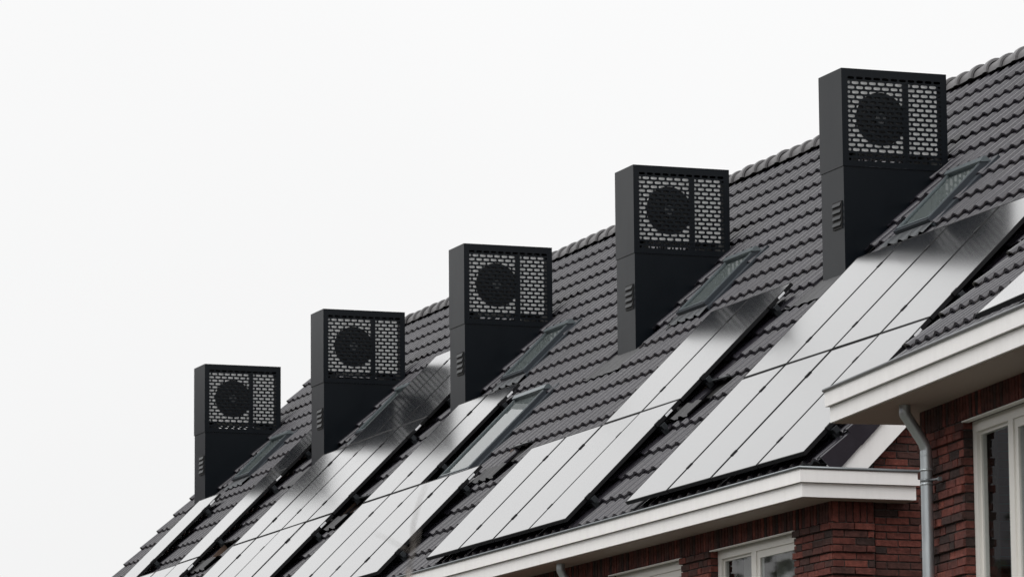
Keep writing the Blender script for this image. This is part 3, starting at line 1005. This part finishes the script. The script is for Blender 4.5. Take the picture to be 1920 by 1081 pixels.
# rails under each row of panels
seen = {}
for (nm_, x0, row, c) in PANELS:
    a = seen.setdefault((nm_, row), [])
    a.append((x0, c))
for (nm_, row), lst in seen.items():
    runs = []
    for x0, c in sorted(lst):
        if runs and abs(runs[-1][1] - x0) < 0.05: runs[-1][1] = x0 + CP
        else: runs.append([x0, x0 + CP])
    for ri, (xa, xb) in enumerate(runs):
        for h, y_ in enumerate((0.32, 1.33)):
            s = RB[row] + y_
            root = empty('mounting_rail', FR(xb, s, 0.05), '%s rail, %s row%s, %s' % (('lower', 'upper')[h], ROWN[NROW[nm_]][row], '' if len(runs) == 1 else (' left', ' right')[ri], AN[nm_]), 'mounting rail', 'mounting rails under the panels')
            g = MB(); g.box(FR, xa - 0.02, xb + 0.045, s - 0.02, s + 0.02, 0.046, 0.084); g.build('rail', 'rail', root)
            g = MB(); g.box(FR, xb + 0.046, xb + 0.062, s - 0.026, s + 0.026, 0.040, 0.090); g.build('end_cap', 'rail', root)
            g = MB(); g.box(FR, xb - 0.03, xb + 0.0, s - 0.03, s + 0.03, -0.02, 0.045); g.build('roof_hook', 'rail', root)

# ------------------------------------------------------------------ near block
near = empty('corner_house', FN(3, 4, -ZG), 'nearer brick house at lower right with white cornice and tall window', 'house')
UE = 9.0
g = MB()
g.box(FN, 0.0, 0.918, 0.012, 0.25, -6.25, -4.866)
g.box(FN, 0.0, UE, 0.012, 0.25, -4.866, -4.3)
g.box(FN, 2.70, UE, 0.012, 0.25, -6.25, -4.866)
g.box(FN, 0.0, UE, 0.012, 0.25, -ZG, -6.25)
nfront = g.build('facade_wall', 'mortar', near)
NRV = 4.6
def ngable(u): return [FN(u, 0.01, -ZG), FN(u, 2 * NRV, -ZG), FN(u, 2 * NRV, -4.4), FN(u, NRV, -4.4 + NRV * math.tan(PN)), FN(u, 0.01, -4.4)]
g = MB(); g.prism(ngable(0.002), ngable(0.2)); g.build('gable_wall', 'brickwork', near)
g = MB(); g.prism(ngable(UE - 0.2), ngable(UE)); g.build('end_wall', 'brickwork', near)
g = MB(); g.box(FN, 0.2, UE - 0.2, 2 * NRV - 0.2, 2 * NRV, -ZG, -4.4); g.build('back_wall', 'brickwork', near)
g = MB(); g.box(FN, 0.0, UE, 0.0, 0.006, -ZG, -6.26); g.build('brickwork_below', 'brickwork', near)
lay_soldiers(nfront, FN, -NV, NU, 0.0, 3.4, -4.69, -4.866)
lay_wall(nfront, FN, -NV, NU, 0.0, 0.93, -4.866, -6.02, extra_u0=0.0, extra_u1=0.0, wild=True, phase=1)
Fq = lambda u, v, z: FN(0.93, u, z)
z = -4.866; k = 0
while z > -6.02:
    lay_brick(nfront, Fq, NU, NV, 0.05, 0, z - CH / 2, 0.098, CH - JT, 0)
    z -= CH; k += 1
brick_window(near, FN, 0.934, 2.69, -4.875, -6.22, 0.065, (1.64, 1.735), True, True)

g = MB()
g.box(FN, -0.735, UE, -0.457, -0.432, -4.574, -4.466); g.box(FN, -0.735, -0.71, -0.431, 0.62, -4.574, -4.466)
g.build('upper_fascia', 'white_board', near)
g = MB()
g.box(FN, -0.705, UE, -0.428, -0.402, -4.690, -4.577); g.box(FN, -0.705, -0.68, -0.401, 0.60, -4.690, -4.577)
g.build('lower_fascia', 'white_board', near)
g = MB()
g.box(FN, -0.679, UE, -0.401, 0.02, -4.698, -4.687); g.box(FN, -0.679, -0.001, 0.021, 0.60, -4.698, -4.687)
g.build('soffit', 'soffit', near)
g = MB()
lathe_rim(g, [FN(-0.742, 0.62, -4.456), FN(-0.742, -0.463, -4.456), FN(UE, -0.463, -4.456)], 0.0125)
g.box(FN, -0.708, UE, -0.430, -0.425, -4.566, -4.452)
g.box(FN, -0.708, UE, -0.424, -0.10, -4.572, -4.566)
g.build('gutter', 'zinc', near)
def ndeck(u): return [FNR(u, 0.36, -0.11), FNR(u, 6.6, -0.11), FNR(u, 6.6, -0.065), FNR(u, 0.36, -0.065)]
g = MB(); g.prism(ndeck(-0.30), ndeck(UE))
back = lambda u, o: [FNR(u, 6.6, -0.11 + o), FN(u, 2 * NRV + 0.3, -4.8 + o), FN(u, 2 * NRV + 0.3, -4.75 + o), FNR(u, 6.6, -0.065 + o)]
g.prism(back(-0.30, 0), back(UE, 0))
nroof = g.build('roof', 'membrane', near)
NW, NGA = 0.2074, 0.345
ntv, ntf, ntsm = tile_geo(NW, NGA + 0.055)
NT_ME = mesh_data('roof_tile', ntv, ntf, 'tile', ntsm)
NT_V = np.array(ntv)
ntl = []
for k in range(0, 18):
    for c in range(44):
        u_, s = -0.21 + c * NW, 0.305 + k * NGA
        p = FNR(u_ + 0.14, s + 0.03, 0.03)
        px, py, _ = project(p)
        vis = -10 < px < 1930 and -10 < py < 1091
        ntl.append((0 if vis else 1, (p - CAM).length, u_, s))
ntl.sort()
nvis = sum(1 for q in ntl if q[0] == 0)
for (hid, dist, u_, s) in ntl[:min(300, nvis)]:
    o = link('roof_tile', NT_ME, nroof, FNR(u_, s, random.uniform(-TINY, TINY)), None)
    o.rotation_euler = (ROT_NR @ Matrix.Rotation(R(random.uniform(-0.35, 0.35)), 3, 'Z')).to_euler()
rest = ntl[min(300, nvis):]
vv, ff, ss = [], [], []
Rn = np.array(ROT_NR); br = np.array(BASE[nroof.name]); nv2 = len(ntv)
for i, (hid, dist, u_, s) in enumerate(rest):
    vv.append(NT_V @ Rn.T + np.array(FNR(u_, s, 0)) - br)
    ff += [tuple(j + i * nv2 for j in f) for f in ntf]; ss += ntsm
me = bpy.data.meshes.new('tile_field'); me.from_pydata(np.concatenate(vv).tolist(), [], ff)
me.polygons.foreach_set('use_smooth', ss); me.materials.append(MATS['tile']); me.update()
tag(link('tile_field', me, nroof, BASE[nroof.name]), kind='stuff')
for k in range(0, 18):
    link('verge_tile', VL, nroof, FNR(-0.20, 0.305 + k * NGA, 0.004), ROT_NR)

# ------------------------------------------------------------------ downpipes
def downpipe(F, u_, vtop, vwall, label):
    root = empty('downpipe', F(u_, vwall, -ZG), label, 'downpipe')
    r_ = 0.040
    g = MB()
    pts = [F(u_ + 0.02, vtop, -4.66), F(u_ + 0.02, vtop, -4.74)]
    for t_ in np.linspace(0, 1, 5): pts.append(F(u_ + 0.02 - 0.004 * t_, vtop + (vwall - vtop) * 0.10 * t_ * t_, -4.75 - 0.03 * t_))
    a = Vector((0, 0)); 
    pts.append(F(u_ + 0.004, vwall - (vwall - vtop) * 0.12, -4.955))
    for t_ in np.linspace(0.25, 1, 4): pts.append(F(u_, vwall - (vwall - vtop) * 0.12 * (1 - t_) ** 2, -4.965 - 0.045 * t_))
    g.tube(pts, r_, 20, False)
    g.build('swan_neck', 'zinc_pipe', root)
    g = MB(); g.tube([F(u_, vwall, -5.008), F(u_, vwall, -ZG)], r_ + 0.002, 24, False)
    g.build('pipe', 'zinc_pipe', root)
    g = MB()
    g.tube([F(u_, vwall, -5.135), F(u_, vwall, -5.150)], r_ + 0.007, 24); g.tube([F(u_, vwall, -5.235), F(u_, vwall, -5.247)], r_ + 0.006, 24)
    g.tube([F(u_, vwall, -5.04), F(u_, vwall, -5.046)], r_ + 0.0035, 24)
    g.build('collar', 'zinc_pipe', root)
    g = MB()
    g.tube([F(u_, vwall, -5.205), F(u_, vwall, -5.225)], r_ + 0.005, 24)
    g.tube([F(u_ + r_, vwall + 0.01, -5.215), F(u_ + r_ + 0.10, vwall + 0.05, -5.215)], 0.008, 8)
    g.box(lambda x, y, z: F(u_ + x, vwall + y, z), r_ + 0.085, r_ + 0.110, 0.035, 0.06, -5.230, -5.202)
    g.build('bracket', 'zinc', root)
    return root
downpipe(FN, 0.372, -0.235, -0.08, 'zinc downpipe with swan neck on the nearer house beside the tall window')
downpipe(lambda u, v, z: FY(u, v, z), -0.97, -0.20, -0.08, 'dark zinc downpipe under the long white eaves at bottom centre')

# ------------------------------------------------------------------ bare sapling close to the camera
sap = empty('bare_sapling', CAM + (Vector((31.81, -15.16, 0)) - Vector((CAM.x, CAM.y, 0))) - Vector((0, 0, CAM.z)), 'thin bare sapling, blurred, in front of the panels at bottom centre', 'tree')
sp_ = lambda x, y, z: Vector((x, y, z + ZG))
g = MB()
g.tube([sp_(31.806, -15.17, -ZG), sp_(31.80, -15.175, -9.4), sp_(31.812, -15.16, -8.6), sp_(31.809, -15.159, -8.05), sp_(31.809, -15.163, -7.976)], [0.012, 0.011, 0.008, 0.0048, 0.0036], 8)
g.build('trunk', 'bark', sap)
tw = [([(31.809, -15.163, -7.980), (31.816, -15.157, -7.946), (31.823, -15.159, -7.901), (31.830, -15.154, -7.874), (31.835, -15.149, -7.854), (31.842, -15.140, -7.829)], 0.0019),
      ([(31.816, -15.158, -7.948), (31.812, -15.174, -7.938), (31.805, -15.199, -7.923), (31.798, -15.223, -7.913)], 0.0011),
      ([(31.815, -15.158, -7.952), (31.82, -15.150, -7.932), (31.826, -15.1485, -7.906)], 0.0014),
      ([(31.806, -15.165, -8.30), (31.79, -15.13, -8.22), (31.78, -15.08, -8.10)], 0.003),
      ([(31.81, -15.165, -8.75), (31.83, -15.22, -8.6), (31.84, -15.27, -8.42)], 0.004)]
for pts, r_ in tw:
    g = MB(); n_ = len(pts)
    g.tube([sp_(*p) for p in pts], [r_ * (1 - 0.6 * i / (n_ - 1)) for i in range(n_)], 6)
    g.build('twig', 'bark', sap)

# ------------------------------------------------------------------ the other side of the street: outside the frame, it shades the eaves and shows in the panes
def street_house(name, X0, X1, Y0, Y1, eave, ridge, along_x, label, face):
    root = empty(name, ((X0 + X1) / 2, (Y0 + Y1) / 2, 0), label, 'house', 'houses across the street')
    I = lambda x, y, z: Vector((x, y, z))
    g = MB(); g.box(I, X0, X1, Y0, Y1, 0, eave); g.build('wall', 'brickwork', root)
    xm, ym = (X0 + X1) / 2, (Y0 + Y1) / 2
    o_ = 0.4
    if along_x:
        pa = [(X0 - o_, Y0 - o_, eave - 0.2), (X0 - o_, ym, ridge), (X0 - o_, Y1 + o_, eave - 0.2), (X0 - o_, Y1 + o_, eave + 0.0), (X0 - o_, ym, ridge + 0.2), (X0 - o_, Y0 - o_, eave)]
        pb = [(X1 + o_, y, z) for (_, y, z) in pa]
    else:
        pa = [(X0 - o_, Y0 - o_, eave - 0.2), (xm, Y0 - o_, ridge), (X1 + o_, Y0 - o_, eave - 0.2), (X1 + o_, Y0 - o_, eave), (xm, Y0 - o_, ridge + 0.2), (X0 - o_, Y0 - o_, eave)]
        pb = [(x, Y1 + o_, z) for (x, _, z) in pa]
    g = MB(); g.prism(pa, pb); g.build('roof', 'tile', root)
    n_ = int((X1 - X0 if along_x else Y1 - Y0) / 2.7)
    st = 0
    for zf in np.arange(0.9, min(eave, 7.0 if face else 2.0) - 1.2, 2.75):
        for i in range(n_):
            if along_x:
                x = X0 + 1.0 + i * 2.7
                F = lambda a, b_, c, x=x, zf=zf: Vector((x + a, Y1 + b_, zf + c))
            else:
                y = Y0 + 1.0 + i * 2.7
                F = lambda a, b_, c, y=y, zf=zf: Vector((X1 + b_, y + a, zf + c))
            g = MB()
            g.box(F, 0, 1.4, 0.002, 0.05, 0, 0.09); g.box(F, 0, 1.4, 0.002, 0.05, 1.31, 1.4); g.box(F, 0, 0.09, 0.003, 0.049, 0.09, 1.31); g.box(F, 1.31, 1.4, 0.003, 0.049, 0.09, 1.31)
            wn = g.build('window', 'window_paint', root)
            g = MB(); g.box(F, 0.09, 1.31, 0.004, 0.02, 0.09, 1.31); g.build('pane', 'hub_grey', wn)
    return root
street_house('street_house', -62, 58, -37, -28, 6.2, 11.0, True, 'long brick house row across the street, mirrored only in the window panes', 1)
street_house('street_house', -86, -70, -26, -7, 12.2, 18.6, False, 'tall unseen brick house added at the street end, mirrored only in the window panes', 0)  # added out of view, made tall to darken the near pane's reflection

def street_tree(x, y, h, w_, seed, label):
    r_ = random.Random(seed)
    root = empty('street_tree', (x, y, 0), label, 'tree', 'trees across the street')
    g = MB()
    g.tube([(x, y, 0), (x + 0.1, y, h * 0.3), (x - 0.05, y + 0.1, h * 0.62), (x, y, h * 0.93)], [0.24, 0.20, 0.12, 0.03], 9)
    for k in range(16):
        z = h * (0.30 + 0.6 * k / 16); a = k * 2.4; L_ = w_ * 0.45 * (1.1 - k / 18)
        g.tube([(x, y, z), (x + L_ * 0.5 * math.cos(a), y + L_ * 0.5 * math.sin(a), z + 0.5), (x + L_ * math.cos(a), y + L_ * math.sin(a), z + 1.2)], [0.07, 0.05, 0.015], 6)
    g.build('trunk', 'bark', root)
    g = MB()
    for k in range(90):
        a = r_.uniform(0, 6.283); t_ = r_.random()
        z = h * (0.30 + 0.68 * t_); rad = w_ * 0.5 * math.sin(math.pi * min(1, 0.18 + 0.78 * t_)) * math.sqrt(r_.random())
        c = Vector((x + rad * math.cos(a), y + rad * math.sin(a), z))
        for j in range(26):
            p = c + Vector((r_.gauss(0, 0.45), r_.gauss(0, 0.45), r_.gauss(0, 0.35)))
            u_ = Vector((r_.uniform(-1, 1), r_.uniform(-1, 1), r_.uniform(-1, 1))).normalized() * 0.13
            v_ = u_.cross(Vector((r_.uniform(-1, 1), r_.uniform(-1, 1), r_.uniform(-1, 1)))).normalized() * 0.09
            g.quad(p - u_, p - v_, p + u_, p + v_)
    g.build('crown', 'leaf', root)
street_tree(-44, -19.5, 12.5, 6.0, 1, 'taller leafy tree across the street, mirrored only in the window panes')
street_tree(-38, -21.5, 10.0, 5.0, 2, 'smaller leafy tree across the street, mirrored only in the window panes')
